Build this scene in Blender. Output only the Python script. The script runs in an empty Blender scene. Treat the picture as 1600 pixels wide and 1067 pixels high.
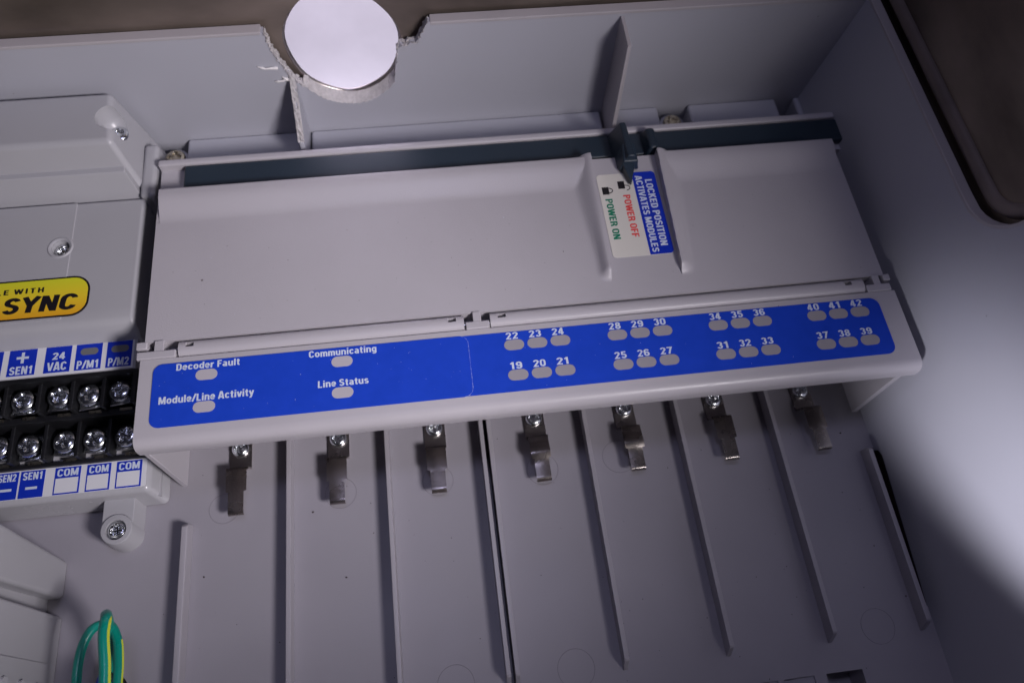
import bpy, bmesh, math, random
from mathutils import Vector, Matrix
random.seed(7)
S = 0.001                      # everything below is written in millimetres
scene = bpy.context.scene
col = scene.collection

# ------------------------------------------------------------------ camera
cam = bpy.data.cameras.new("camera")
cam.sensor_width = 36.0
cam.sensor_fit = 'HORIZONTAL'
cam.lens = 27.5
cam.clip_start = 0.005
cam.clip_end = 20
cam.dof.use_dof = True
cam.dof.focus_distance = 0.205
cam.dof.aperture_fstop = 16
camo = bpy.data.objects.new("camera", cam)
col.objects.link(camo)
r0 = Vector((0.9916385, -0.1238332, 0.0363096))
r1 = Vector((-0.0946788, -0.8893397, -0.4473375))
r2 = Vector((0.0876868, 0.4401593, -0.8936279))
M = Matrix((r0, -r1, -r2)).transposed().to_4x4()
M.translation = Vector((0, 0, 221 * S))
camo.matrix_world = M
scene.camera = camo

# ------------------------------------------------------------------ world, lamps, exposure
w = bpy.data.worlds.new("World")
scene.world = w
w.use_nodes = True
bg = w.node_tree.nodes["Background"]
bg.inputs[0].default_value = (0.70, 0.68, 1.0, 1)
bg.inputs[1].default_value = 0.012
scene.view_settings.view_transform = 'Standard'
scene.view_settings.look = 'None'
scene.view_settings.exposure = 0
scene.view_settings.gamma = 1


def aim(o, loc, target):
    o.location = Vector(loc) * S
    d = (Vector(target) - Vector(loc))
    o.rotation_euler = d.to_track_quat('-Z', 'Y').to_euler()


def spot(name, loc, target, power, ang, blend, radius, color):
    l = bpy.data.lights.new(name, 'SPOT')
    l.energy = power
    l.spot_size = math.radians(ang)
    l.spot_blend = blend
    l.shadow_soft_size = radius * S
    l.color = color
    o = bpy.data.objects.new(name, l)
    col.objects.link(o)
    aim(o, loc, target)
    return o


def area(name, loc, target, power, size, color):
    l = bpy.data.lights.new(name, 'AREA')
    l.energy = power
    l.shape = 'DISK'
    l.size = size * S
    l.color = color
    o = bpy.data.objects.new(name, l)
    col.objects.link(o)
    aim(o, loc, target)
    return o


# one hand lamp to the right of the camera: wide beam with a hot core
spot("key_lamp", (165, -100, 255), (-60, 170, 40), 3.0, 57, 1.0, 38, (1.0, 0.945, 0.985))
spot("key_lamp_core", (165, -100, 255), (-115, 135, 30), 2.8, 46, 1.0, 38, (1.0, 0.945, 0.985))
# low lamp from the lower left: its beam, cut by the added near wall, reaches only the right wall
spot("side_lamp", (-60, -160, 142), (140, 38, 41), 5.8, 18, 1.0, 19, (0.92, 0.90, 1.0))
area("fill_lamp", (0, 100, 500), (0, 80, 0), 0.20, 80, (0.66, 0.66, 1.0))
# unseen lamps added to brighten the wall behind the cabinet's hole evenly
area("hole_wall_fill", (-37, 215, 118), (-37, 330, 117), 0.75, 60, (0.92, 0.87, 1.0))
area("hole_wall_fill_low", (-37, 250, -230), (-37, 330, -231), 0.5, 60, (0.92, 0.87, 1.0))


# ------------------------------------------------------------------ materials
def mat(name, base, rough=0.5, metal=0.0, noise=0.0, nscale=60, bump=0.0, bscale=2500, specks=0.0, spec=0.5,
        aniso=None, coat=0.0):
    m = bpy.data.materials.new(name)
    m.use_nodes = True
    nt = m.node_tree
    b = nt.nodes["Principled BSDF"]
    b.inputs["Roughness"].default_value = rough
    b.inputs["Metallic"].default_value = metal
    b.inputs["Specular IOR Level"].default_value = spec
    b.inputs["Coat Weight"].default_value = coat
    tc = nt.nodes.new("ShaderNodeTexCoord")
    geo = nt.nodes.new("ShaderNodeNewGeometry")
    colr = None
    src = geo.outputs["Position"]
    if aniso:
        mp = nt.nodes.new("ShaderNodeMapping")
        mp.inputs["Scale"].default_value = aniso
        nt.links.new(geo.outputs["Position"], mp.inputs["Vector"])
        src = mp.outputs["Vector"]
    rgb = nt.nodes.new("ShaderNodeRGB")
    rgb.outputs[0].default_value = (*base, 1)
    colr = rgb.outputs[0]
    if noise:
        n = nt.nodes.new("ShaderNodeTexNoise")
        n.inputs["Scale"].default_value = nscale
        n.inputs["Detail"].default_value = 5
        nt.links.new(src, n.inputs["Vector"])
        mr = nt.nodes.new("ShaderNodeMapRange")
        mr.inputs["From Min"].default_value = 0.25
        mr.inputs["From Max"].default_value = 0.75
        mr.inputs["To Min"].default_value = 1 - noise
        mr.inputs["To Max"].default_value = 1 + noise
        nt.links.new(n.outputs["Fac"], mr.inputs["Value"])
        mx = nt.nodes.new("ShaderNodeVectorMath")
        mx.operation = 'SCALE'
        nt.links.new(colr, mx.inputs[0])
        nt.links.new(mr.outputs[0], mx.inputs["Scale"])
        colr = mx.outputs[0]
        m2 = nt.nodes.new("ShaderNodeMapRange")
        m2.inputs["From Min"].default_value = 0.3
        m2.inputs["From Max"].default_value = 0.7
        m2.inputs["To Min"].default_value = max(0.02, rough - 0.06)
        m2.inputs["To Max"].default_value = rough + 0.06
        nt.links.new(n.outputs["Fac"], m2.inputs["Value"])
        nt.links.new(m2.outputs[0], b.inputs["Roughness"])
    if specks:
        v = nt.nodes.new("ShaderNodeTexVoronoi")
        v.inputs["Scale"].default_value = 140
        v.inputs["Randomness"].default_value = 1.0
        nt.links.new(geo.outputs["Position"], v.inputs["Vector"])
        n2 = nt.nodes.new("ShaderNodeTexWhiteNoise")
        nt.links.new(v.outputs["Position"], n2.inputs["Vector"])
        # speck radius varies from cell to cell, most cells have none
        rr = nt.nodes.new("ShaderNodeMapRange")
        rr.inputs["From Min"].default_value = 0.62
        rr.inputs["From Max"].default_value = 1.0
        rr.inputs["To Min"].default_value = 0.0
        rr.inputs["To Max"].default_value = 0.055
        nt.links.new(n2.outputs["Value"], rr.inputs["Value"])
        lt = nt.nodes.new("ShaderNodeMath")
        lt.operation = 'LESS_THAN'
        nt.links.new(v.outputs["Distance"], lt.inputs[0])
        nt.links.new(rr.outputs[0], lt.inputs[1])
        ml = nt.nodes.new("ShaderNodeMath")
        ml.operation = 'MULTIPLY'
        ml.inputs[1].default_value = specks
        nt.links.new(lt.outputs[0], ml.inputs[0])
        mm = nt.nodes.new("ShaderNodeMix")
        mm.data_type = 'RGBA'
        nt.links.new(ml.outputs[0], mm.inputs[0])
        nt.links.new(colr, mm.inputs[6])
        mm.inputs[7].default_value = (0.10, 0.07, 0.07, 1)
        colr = mm.outputs[2]
    nt.links.new(colr, b.inputs["Base Color"])
    if bump:
        n = nt.nodes.new("ShaderNodeTexNoise")
        n.inputs["Scale"].default_value = bscale
        n.inputs["Detail"].default_value = 3
        nt.links.new(src, n.inputs["Vector"])
        bp = nt.nodes.new("ShaderNodeBump")
        bp.inputs["Strength"].default_value = bump
        bp.inputs["Distance"].default_value = 0.00006
        nt.links.new(n.outputs["Fac"], bp.inputs["Height"])
        nt.links.new(bp.outputs[0], b.inputs["Normal"])
    return m


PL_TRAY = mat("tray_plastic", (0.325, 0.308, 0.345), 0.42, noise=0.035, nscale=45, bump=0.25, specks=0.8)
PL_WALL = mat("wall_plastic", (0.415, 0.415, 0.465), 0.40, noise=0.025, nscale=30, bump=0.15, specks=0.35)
PL_RIB_LIT = mat("tray_plastic_lit", (0.37, 0.35, 0.385), 0.34, noise=0.04, nscale=60, bump=0.2)  # tray plastic in a lighter tone: light caught by the ribs, put in colour
PL_RIM = mat("rim_plastic", (0.43, 0.40, 0.42), 0.35, noise=0.04, nscale=60, bump=0.2)
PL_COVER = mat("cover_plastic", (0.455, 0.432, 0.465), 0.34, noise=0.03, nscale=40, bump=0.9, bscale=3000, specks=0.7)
PL_HOUSE = mat("housing_plastic", (0.40, 0.395, 0.42), 0.36, noise=0.02, nscale=40, bump=0.15)
PL_GLOSS = mat("glossy_housing_plastic", (0.41, 0.405, 0.43), 0.25, noise=0.02, nscale=40, bump=0.1)
PL_TORN = mat("torn_plastic", (0.76, 0.73, 0.73), 0.7, noise=0.14, nscale=900, bump=1.0, bscale=1500)
PL_TEAL = mat("teal_plastic", (0.016, 0.029, 0.046), 0.42, noise=0.05, nscale=80, bump=0.4)
BLACK = mat("black_plastic", (0.008, 0.008, 0.010), 0.45, noise=0.1, nscale=200, bump=0.2)
GAP = mat("shadow_gap_plastic", (0.02, 0.02, 0.024), 0.8)
STEEL = mat("zinc_steel", (0.72, 0.74, 0.76), 0.2, metal=1, noise=0.12, nscale=700)
RIMMETAL = mat("bare_cut_metal", (0.46, 0.42, 0.40), 0.32, metal=1, noise=0.15, nscale=300)
BRASS = mat("brassy_steel", (0.62, 0.56, 0.44), 0.30, metal=1, noise=0.15, nscale=600)
SCREWM = mat("zinc_screw", (0.80, 0.83, 0.87), 0.22, metal=1, noise=0.10, nscale=700)
CLIP = mat("nickel_clip", (0.50, 0.46, 0.43), 0.27, metal=1, noise=0.04, nscale=120)
CABINET = mat("brushed_cabinet_metal", (0.22, 0.18, 0.155), 0.46, metal=0.7, noise=0.7, nscale=17,
              bump=0.5, bscale=400, aniso=(1, 1, 2.2))
FLANGE = mat("worn_flange_metal", (0.20, 0.165, 0.155), 0.6, metal=0.4, noise=0.25, nscale=60)
WHITE = mat("white_paint", (0.80, 0.77, 0.84), 0.8, noise=0.05, nscale=60)
LABEL = mat("label_white", (0.72, 0.72, 0.76), 0.35, noise=0.02)
CREAM = mat("sticker_cream", (0.70, 0.67, 0.62), 0.35, noise=0.02)
BLUE = mat("label_blue", (0.010, 0.055, 0.53), 0.5, noise=0.06, nscale=300, bump=0.2, spec=0.2)
BLUE2 = mat("label_blue_deep", (0.006, 0.030, 0.45), 0.5, noise=0.06, nscale=300, bump=0.2, spec=0.25)
INK_W = mat("white_ink", (0.62, 0.68, 0.80), 0.4)
INK_K = mat("black_ink", (0.012, 0.010, 0.014), 0.35)
INK_R = mat("red_ink", (0.75, 0.06, 0.06), 0.4)
INK_G = mat("green_ink", (0.0, 0.20, 0.11), 0.4)
WIN_L = mat("window_light", (0.47, 0.44, 0.48), 0.4)
WIN_D = mat("window_grey", (0.33, 0.31, 0.34), 0.4)
WIN_K = mat("window_dark", (0.16, 0.16, 0.17), 0.4)
GRIT = mat("dark_grit", (0.05, 0.035, 0.035), 0.8)
GREEN = mat("green_insulation", (0.0, 0.25, 0.19), 0.3, noise=0.05, nscale=200, coat=0.2)
MARK = mat("mould_line", (0.23, 0.215, 0.24), 0.5)
YELLOW = mat("yellow_insulation", (0.55, 0.62, 0.04), 0.35)
WBLUE = mat("blue_insulation", (0.01, 0.03, 0.30), 0.35)


def sync_mat():
    m = bpy.data.materials.new("sticker_yellow_orange_print")
    m.use_nodes = True
    nt = m.node_tree
    b = nt.nodes["Principled BSDF"]
    b.inputs["Roughness"].default_value = 0.3
    g = nt.nodes.new("ShaderNodeNewGeometry")
    s = nt.nodes.new("ShaderNodeSeparateXYZ")
    nt.links.new(g.outputs["Position"], s.inputs[0])
    mr = nt.nodes.new("ShaderNodeMapRange")
    mr.inputs["From Min"].default_value = 0.1145
    mr.inputs["From Max"].default_value = 0.1265
    nt.links.new(s.outputs[1], mr.inputs["Value"])
    cr = nt.nodes.new("ShaderNodeValToRGB")
    cr.color_ramp.elements[0].color = (0.80, 0.38, 0.02, 1)
    cr.color_ramp.elements[1].color = (0.66, 0.68, 0.03, 1)
    e = cr.color_ramp.elements.new(0.5)
    e.color = (0.82, 0.60, 0.03, 1)
    nt.links.new(mr.outputs[0], cr.inputs[0])
    nt.links.new(cr.outputs[0], b.inputs["Base Color"])
    return m


SYNCM = sync_mat()


# ------------------------------------------------------------------ building helpers
class MB:
    """collects shapes (millimetres) and links them as ONE mesh object"""

    def __init__(self):
        self.bm = bmesh.new()

    def _merge(self, b):
        me = bpy.data.meshes.new("tmp")
        b.to_mesh(me)
        b.free()
        self.bm.from_mesh(me)
        bpy.data.meshes.remove(me)

    def box(self, x0, x1, y0, y1, z0, z1, bev=0.0, seg=3, only_top=False):
        b = bmesh.new()
        bmesh.ops.create_cube(b, size=1)
        for v in b.verts:
            v.co = Vector(((x0 + x1) / 2 + v.co.x * (x1 - x0), (y0 + y1) / 2 + v.co.y * (y1 - y0),
                           (z0 + z1) / 2 + v.co.z * (z1 - z0)))
        if bev:
            ed = b.edges[:]
            if only_top:
                ed = [e for e in ed if not all(abs(v.co.z - z0) < 1e-6 for v in e.verts)]
            bmesh.ops.bevel(b, geom=ed, offset=bev, segments=seg, affect='EDGES', profile=0.5, clamp_overlap=True)
        self._merge(b)
        return self

    def hexa(self, p, bev=0.0, seg=3):
        """p: 4 bottom then 4 top corners, same winding"""
        b = bmesh.new()
        v = [b.verts.new(q) for q in p]
        for f in ((3, 2, 1, 0), (4, 5, 6, 7), (0, 1, 5, 4), (1, 2, 6, 5), (2, 3, 7, 6), (3, 0, 4, 7)):
            b.faces.new([v[i] for i in f])
        bmesh.ops.recalc_face_normals(b, faces=b.faces[:])
        if bev:
            bmesh.ops.bevel(b, geom=b.edges[:], offset=bev, segments=seg, affect='EDGES', profile=0.5,
                            clamp_overlap=True)
        self._merge(b)
        return self

    def prism(self, pts, lo, hi, axis='z', bev=0.0, seg=2, cap_only=False):
        """pts are 2D; axis x: (y,z), axis y: (x,z), axis z: (x,y)"""
        def P(a, c, t):
            return {'x': (t, a, c), 'y': (a, t, c), 'z': (a, c, t)}[axis]
        b = bmesh.new()
        A = [b.verts.new(P(a, c, lo)) for a, c in pts]
        B = [b.verts.new(P(a, c, hi)) for a, c in pts]
        n = len(pts)
        b.faces.new(A)
        b.faces.new(B)
        for i in range(n):
            b.faces.new((A[i], A[(i + 1) % n], B[(i + 1) % n], B[i]))
        bmesh.ops.recalc_face_normals(b, faces=b.faces[:])
        if bev:
            ed = [e for e in b.edges if len(e.link_faces) == 2 and e.calc_face_angle(0) > 0.5]
            bmesh.ops.bevel(b, geom=ed, offset=bev, segments=seg, affect='EDGES', profile=0.5, clamp_overlap=True)
        self._merge(b)
        return self

    def lathe(self, prof, c, n=32, axis='z'):
        """prof: (r, z) from the outside bottom up to the axis"""
        b = bmesh.new()
        rings = []
        for r, z in prof:
            if r < 1e-6:
                rings.append([b.verts.new((c[0], c[1], c[2] + z))])
            else:
                rings.append([b.verts.new((c[0] + r * math.cos(2 * math.pi * k / n),
                                           c[1] + r * math.sin(2 * math.pi * k / n), c[2] + z)) for k in range(n)])
        for a, d in zip(rings, rings[1:]):
            for k in range(n):
                k2 = (k + 1) % n
                if len(d) == 1 and len(a) == 1:
                    continue
                if len(d) == 1:
                    b.faces.new((a[k], a[k2], d[0]))
                elif len(a) == 1:
                    b.faces.new((a[0], d[k2], d[k]))
                else:
                    b.faces.new((a[k], a[k2], d[k2], d[k]))
        self._merge(b)
        return self

    def grid(self, xs, ys, fn, skirt=None):
        b = bmesh.new()
        V = [[b.verts.new((x, y, fn(x, y))) for x in xs] for y in ys]
        for j in range(len(ys) - 1):
            for i in range(len(xs) - 1):
                b.faces.new((V[j][i], V[j][i + 1], V[j + 1][i + 1], V[j + 1][i]))
        if skirt is not None:
            loop = [V[0][i] for i in range(len(xs))] + [V[j][-1] for j in range(1, len(ys))] + \
                   [V[-1][i] for i in range(len(xs) - 2, -1, -1)] + [V[j][0] for j in range(len(ys) - 2, 0, -1)]
            low = [b.verts.new((v.co.x, v.co.y, skirt)) for v in loop]
            n = len(loop)
            for k in range(n):
                b.faces.new((loop[k], low[k], low[(k + 1) % n], loop[(k + 1) % n]))
        self._merge(b)
        return self

    def tube(self, pts, r, n=12, closed=False, radii=None):
        b = bmesh.new()
        P = [Vector(p) for p in pts]
        rings = []
        up = Vector((0, 0, 1))
        N = len(P)
        prev = None
        for i, p in enumerate(P):
            if closed:
                t = (P[(i + 1) % N] - P[i - 1]).normalized()
            else:
                t = (P[min(i + 1, N - 1)] - P[max(i - 1, 0)]).normalized()
            if prev is None:
                a = t.orthogonal().normalized()
                if closed:
                    a = t.cross(up).normalized()
            else:
                a = (prev - t * prev.dot(t)).normalized()
            prev = a
            c = t.cross(a)
            rr = radii[i] if radii else r
            rings.append([b.verts.new(p + (a * math.cos(2 * math.pi * k / n) + c * math.sin(2 * math.pi * k / n)) * rr)
                          for k in range(n)])
        for i in range(N if closed else N - 1):
            A, B = rings[i], rings[(i + 1) % N]
            for k in range(n):
                b.faces.new((A[k], A[(k + 1) % n], B[(k + 1) % n], B[k]))
        if not closed:
            b.faces.new(rings[0][::-1])
            b.faces.new(rings[-1])
        self._merge(b)
        return self

    def mesh(self, name, m, smooth=True, ang=38):
        bmesh.ops.recalc_face_normals(self.bm, faces=self.bm.faces[:])
        bmesh.ops.scale(self.bm, vec=(S, S, S), verts=self.bm.verts[:])
        me = bpy.data.meshes.new(name)
        self.bm.to_mesh(me)
        self.bm.free()
        me.materials.append(m)
        if smooth:
            me.shade_smooth()
            me.set_sharp_from_angle(angle=math.radians(ang))
        return me

    def build(self, name, m, parent=None, label=None, wn=True, smooth=True, ang=38, kind=None):
        me = self.mesh(name, m, smooth, ang)
        o = bpy.data.objects.new(name, me)
        col.objects.link(o)
        if wn and smooth:
            md = o.modifiers.new("normals", 'WEIGHTED_NORMAL')
            md.keep_sharp = True
            md.weight = 80
        if parent:
            o.parent = parent
            o.matrix_parent_inverse = Matrix.Identity(4)
            base = world_loc(parent)
            o.location = -base
        if label:
            o["label"] = label
        if kind:
            o["kind"] = kind
        return o


def world_loc(o):
    v = Vector((0, 0, 0))
    while o:
        v += o.location
        o = o.parent
    return v


def thing(name, label, cat, loc=(0, 0, 0), group=None):
    o = bpy.data.objects.new(name, None)
    o.empty_display_size = 0.005
    col.objects.link(o)
    o.location = Vector(loc) * S
    o["label"] = label
    o["category"] = cat
    if group:
        o["group"] = group
    return o


def copy_child(src, parent, offset):
    c = src.copy()
    col.objects.link(c)
    c.parent = parent
    c.location = src.location + Vector(offset) * S
    return c


def rounded(x0, x1, y0, y1, r, n=6):
    pts = []
    for cx, cy, a in ((x1 - r, y1 - r, 0), (x0 + r, y1 - r, 90), (x0 + r, y0 + r, 180), (x1 - r, y0 + r, 270)):
        for k in range(n + 1):
            t = math.radians(a + 90 * k / n)
            pts.append((cx + r * math.cos(t), cy + r * math.sin(t)))
    return pts


# ---- a condensed bold grotesque drawn as strokes (cap height 1, stroke 0.17)
def _arc(cx, cy, rx, ry, a0, a1, n=9):
    return [(cx + rx * math.cos(math.radians(a0 + (a1 - a0) * k / n)),
             cy + ry * math.sin(math.radians(a0 + (a1 - a0) * k / n))) for k in range(n + 1)]


def _glyphs():
    G = {}
    A = _arc
    m = .25
    G['0'] = (.50, [A(m, .70, .165, .215, 0, 180) + A(m, .30, .165, .215, 180, 360) + [(.415, .70)]])
    G['1'] = (.40, [[(.26, 0), (.26, 1)], [(.05, .76), (.18, .80), (.24, .90)]])
    G['2'] = (.50, [A(m, .72, .165, .195, 175, -35) + [(.10, .085), (.46, .085)]])
    G['3'] = (.50, [A(m, .725, .155, .19, 165, -85), A(m, .30, .165, .215, 88, -165)])
    G['4'] = (.52, [[(.33, 0), (.33, 1)], [(.30, .95), (.07, .33)], [(.02, .26), (.50, .26)]])
    G['5'] = (.50, [[(.44, .915), (.13, .915), (.11, .50)], A(m, .335, .165, .25, 140, -160)])
    G['6'] = (.50, [A(m, .32, .165, .235, 0, 360, 16), [(.085, .32), (.085, .66)] + A(m, .70, .165, .215, 180, 15)])
    G['7'] = (.48, [[(.03, .915), (.42, .915), (.32, .62), (.17, 0)]])
    G['8'] = (.50, [A(m, .73, .145, .185, 0, 360, 16), A(m, .29, .165, .205, 0, 360, 16)])
    G['9'] = (.50, [A(m, .68, .165, .235, 0, 360, 16), [(.415, .68), (.415, .34)] + A(m, .30, .165, .215, 0, -165)])
    G['A'] = (.56, [[(.06, 0), (.24, 1)], [(.50, 0), (.32, 1)], [(.13, .25), (.43, .25)], [(.20, .94), (.36, .94)]])
    G['C'] = (.53, [A(.27, .70, .18, .215, 8, 180) + A(.27, .30, .18, .215, 180, 352)])
    G['D'] = (.53, [[(.09, .085), (.09, .915), (.24, .915)] + A(.24, .68, .20, .235, 90, 0) + A(.24, .32, .20, .235, 0, -90) + [(.09, .085)]])
    G['E'] = (.46, [[(.09, 0), (.09, 1)], [(.09, .915), (.43, .915)], [(.09, .51), (.40, .51)], [(.09, .085), (.43, .085)]])
    G['F'] = (.44, [[(.09, 0), (.09, 1)], [(.09, .915), (.42, .915)], [(.09, .49), (.38, .49)]])
    G['H'] = (.54, [[(.09, 0), (.09, 1)], [(.45, 0), (.45, 1)], [(.09, .51), (.45, .51)]])
    G['I'] = (.19, [[(.095, 0), (.095, 1)]])
    G['K'] = (.53, [[(.09, 0), (.09, 1)], [(.44, 1), (.12, .42)], [(.22, .60), (.46, 0)]])
    G['L'] = (.43, [[(.09, 0), (.09, 1)], [(.09, .085), (.42, .085)]])
    G['M'] = (.70, [[(.09, 0), (.09, 1)], [(.61, 0), (.61, 1)], [(.12, .98), (.35, .08)], [(.58, .98), (.35, .08)]])
    G['N'] = (.55, [[(.09, 0), (.09, 1)], [(.46, 0), (.46, 1)], [(.11, .97), (.44, .03)]])
    G['O'] = (.54, [A(.27, .70, .185, .215, 0, 180) + A(.27, .30, .185, .215, 180, 360) + [(.455, .70)]])
    G['P'] = (.50, [[(.09, 0), (.09, 1)], [(.09, .915), (.25, .915)] + A(.25, .69, .17, .225, 90, -90) + [(.09, .465)]])
    G['R'] = (.52, [[(.09, 0), (.09, 1)], [(.09, .915), (.25, .915)] + A(.25, .70, .17, .215, 90, -90) + [(.09, .485)], [(.28, .47), (.42, .32), (.44, 0)]])
    G['S'] = (.51, [A(.255, .72, .165, .195, 15, 225, 10) + A(.255, .29, .17, .205, 45, -165, 10)])
    G['T'] = (.46, [[(.23, 0), (.23, 1)], [(.01, .915), (.45, .915)]])
    G['U'] = (.54, [[(.09, 1), (.09, .29)] + A(.27, .28, .18, .195, 180, 360) + [(.45, 1)]])
    G['V'] = (.53, [[(.05, 1), (.24, .02)], [(.48, 1), (.29, .02)]])
    G['W'] = (.78, [[(.05, 1), (.20, .02)], [(.23, .02), (.38, .95)], [(.40, .95), (.55, .02)], [(.58, .02), (.73, 1)]])
    G['Y'] = (.52, [[(.04, 1), (.26, .45)], [(.48, 1), (.26, .45)], [(.26, 0), (.26, .50)]])
    G['/'] = (.34, [[(.02, -.02), (.32, 1.02)]])
    x = .66
    G['a'] = (.46, [A(.21, .55, .135, .11, 160, 0, 6) + [(.37, 0)], A(.21, .225, .135, .14, 60, 300, 8) + [(.34, .14)], [(.22, .36), (.36, .42)]])
    G['c'] = (.45, [A(.23, .48, .145, .18, 20, 180, 7) + A(.23, .265, .145, .18, 180, 340, 7)])
    G['d'] = (.48, [[(.395, 0), (.395, 1)], A(.235, .48, .15, .18, 0, 180, 7) + A(.235, .265, .15, .18, 180, 360, 7)])
    G['e'] = (.46, [[(.09, .375), (.37, .375)] + A(.23, .48, .14, .18, 0, 180, 7) + A(.23, .265, .14, .18, 180, 335, 7)])
    G['g'] = (.48, [[(.395, .72), (.395, 0)] + A(.235, -.03, .16, .15, 0, -150, 7), A(.235, .48, .15, .18, 0, 180, 7) + A(.235, .265, .15, .18, 180, 360, 7)])
    G['i'] = (.19, [[(.095, 0), (.095, .74)], [(.095, .86), (.095, 1.0)]])
    G['l'] = (.19, [[(.095, 0), (.095, 1)]])
    G['m'] = (.70, [[(.085, 0), (.085, .74)], A(.22, .51, .135, .15, 180, 0, 6) + [(.355, 0)], A(.49, .51, .135, .15, 180, 0, 6) + [(.625, 0)]])
    G['n'] = (.48, [[(.085, 0), (.085, .74)], A(.24, .50, .155, .16, 180, 0, 7) + [(.395, 0)]])
    G['o'] = (.48, [A(.24, .48, .155, .18, 0, 180, 7) + A(.24, .265, .155, .18, 180, 360, 7) + [(.395, .48)]])
    G['r'] = (.34, [[(.085, 0), (.085, .74)], [(.09, .50), (.16, .62), (.32, .67)]])
    G['s'] = (.44, [A(.22, .53, .13, .13, 20, 225, 8) + A(.22, .22, .14, .14, 45, -160, 8)])
    G['t'] = (.32, [[(.15, .93), (.15, .16), (.19, .085), (.30, .07)], [(.01, .66), (.30, .66)]])
    G['u'] = (.48, [[(.395, 0), (.395, .74)], [(.085, .74), (.085, .25)] + A(.24, .24, .155, .16, 180, 360, 7)])
    G['v'] = (.44, [[(.05, .74), (.20, .02)], [(.39, .74), (.24, .02)]])
    G['y'] = (.44, [[(.05, .74), (.22, .06)], [(.39, .74), (.20, -.10), (.14, -.18), (.04, -.17)]])
    return G


GLYPHS = _glyphs()


def lettering(text, x0, x1, y0, y1, z, m, parent, rot=0, bold=0.17, thick=0.03, slant=0.0, name="lettering", gap=0.075):
    """flat print. y0 is the baseline and y1 the cap line (for rot=-90 the baseline is x0, the
    cap line x1, and the string runs from y1 down to y0)"""
    strokes = []
    pen = 0.0
    for ch in text:
        if ch == ' ':
            pen += 0.24
            continue
        wd, ss = GLYPHS[ch]
        for s_ in ss:
            strokes.append([(pen + x + slant * y, y) for x, y in s_])
        pen += wd + gap
    W = pen - gap
    b = bmesh.new()
    kx = ((x1 - x0) if rot == 0 else (y1 - y0)) / W
    ky = (y1 - y0) if rot == 0 else (x1 - x0)
    h = bold / 2
    for si, pts in enumerate(strokes):
        zz = thick + (si % 4) * 0.006
        P = [Vector(p) for p in pts]
        closed = (P[0] - P[-1]).length < 1e-4
        L, R_ = [], []
        n = len(P)
        for i in range(n):
            a = P[i - 1] if i else (P[-2] if closed else None)
            c = P[i + 1] if i < n - 1 else (P[1] if closed else None)
            d1 = (P[i] - a).normalized() if a is not None and (P[i] - a).length > 1e-9 else None
            d2 = (c - P[i]).normalized() if c is not None and (c - P[i]).length > 1e-9 else None
            if d1 is None:
                d1 = d2
            if d2 is None:
                d2 = d1
            t = (d1 + d2)
            t = t.normalized() if t.length > 1e-6 else d1
            nn = Vector((-t.y, t.x))
            k = min(1.8, 1 / max(0.35, nn.dot(Vector((-d1.y, d1.x)))))
            L.append(P[i] + nn * h * k)
            R_.append(P[i] - nn * h * k)

        def tr_(p, q):
            if rot == 0:
                return (x0 + p.x * kx, y0 + p.y * ky, z + q)
            return (x0 + p.y * ky, y1 - p.x * kx, z + q)
        vt = [(b.verts.new(tr_(l, zz)), b.verts.new(tr_(r, zz)), b.verts.new(tr_(l, -0.01)), b.verts.new(tr_(r, -0.01)))
              for l, r in zip(L, R_)]
        for p, q in zip(vt, vt[1:]):
            b.faces.new((p[1], q[1], q[0], p[0]))
            b.faces.new((p[0], q[0], q[2], p[2]))
            b.faces.new((p[1], p[3], q[3], q[1]))
        for e_ in (vt[0], vt[-1]):
            b.faces.new((e_[0], e_[2], e_[3], e_[1]))
    mb = MB()
    mb._merge(b)
    # faces are wound by hand; normals are recomputed per island
    return mb.build(name, m, parent, wn=False, smooth=False)


def sstep(t):
    t = max(0.0, min(1.0, t))
    return t * t * (3 - 2 * t)


def lin(a, b, n):
    return [a + (b - a) * k / n for k in range(n + 1)]


def bool_cut(o, cutter_mb):
    me = cutter_mb.mesh("cutter", GAP, smooth=False)
    c = bpy.data.objects.new("cutter", me)
    col.objects.link(c)
    c.location = world_loc(o)
    o.modifiers.clear()
    md = o.modifiers.new("cut", 'BOOLEAN')
    md.object = c
    md.operation = 'DIFFERENCE'
    md.solver = 'EXACT'
    dg = bpy.context.evaluated_depsgraph_get()
    new = bpy.data.meshes.new_from_object(o.evaluated_get(dg))
    o.modifiers.clear()
    old = o.data
    new.name = old.name
    o.data = new
    bpy.data.objects.remove(c)
    new.shade_smooth()
    new.set_sharp_from_angle(angle=math.radians(38))
    md = o.modifiers.new("normals", 'WEIGHTED_NORMAL')
    md.keep_sharp = True


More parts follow.
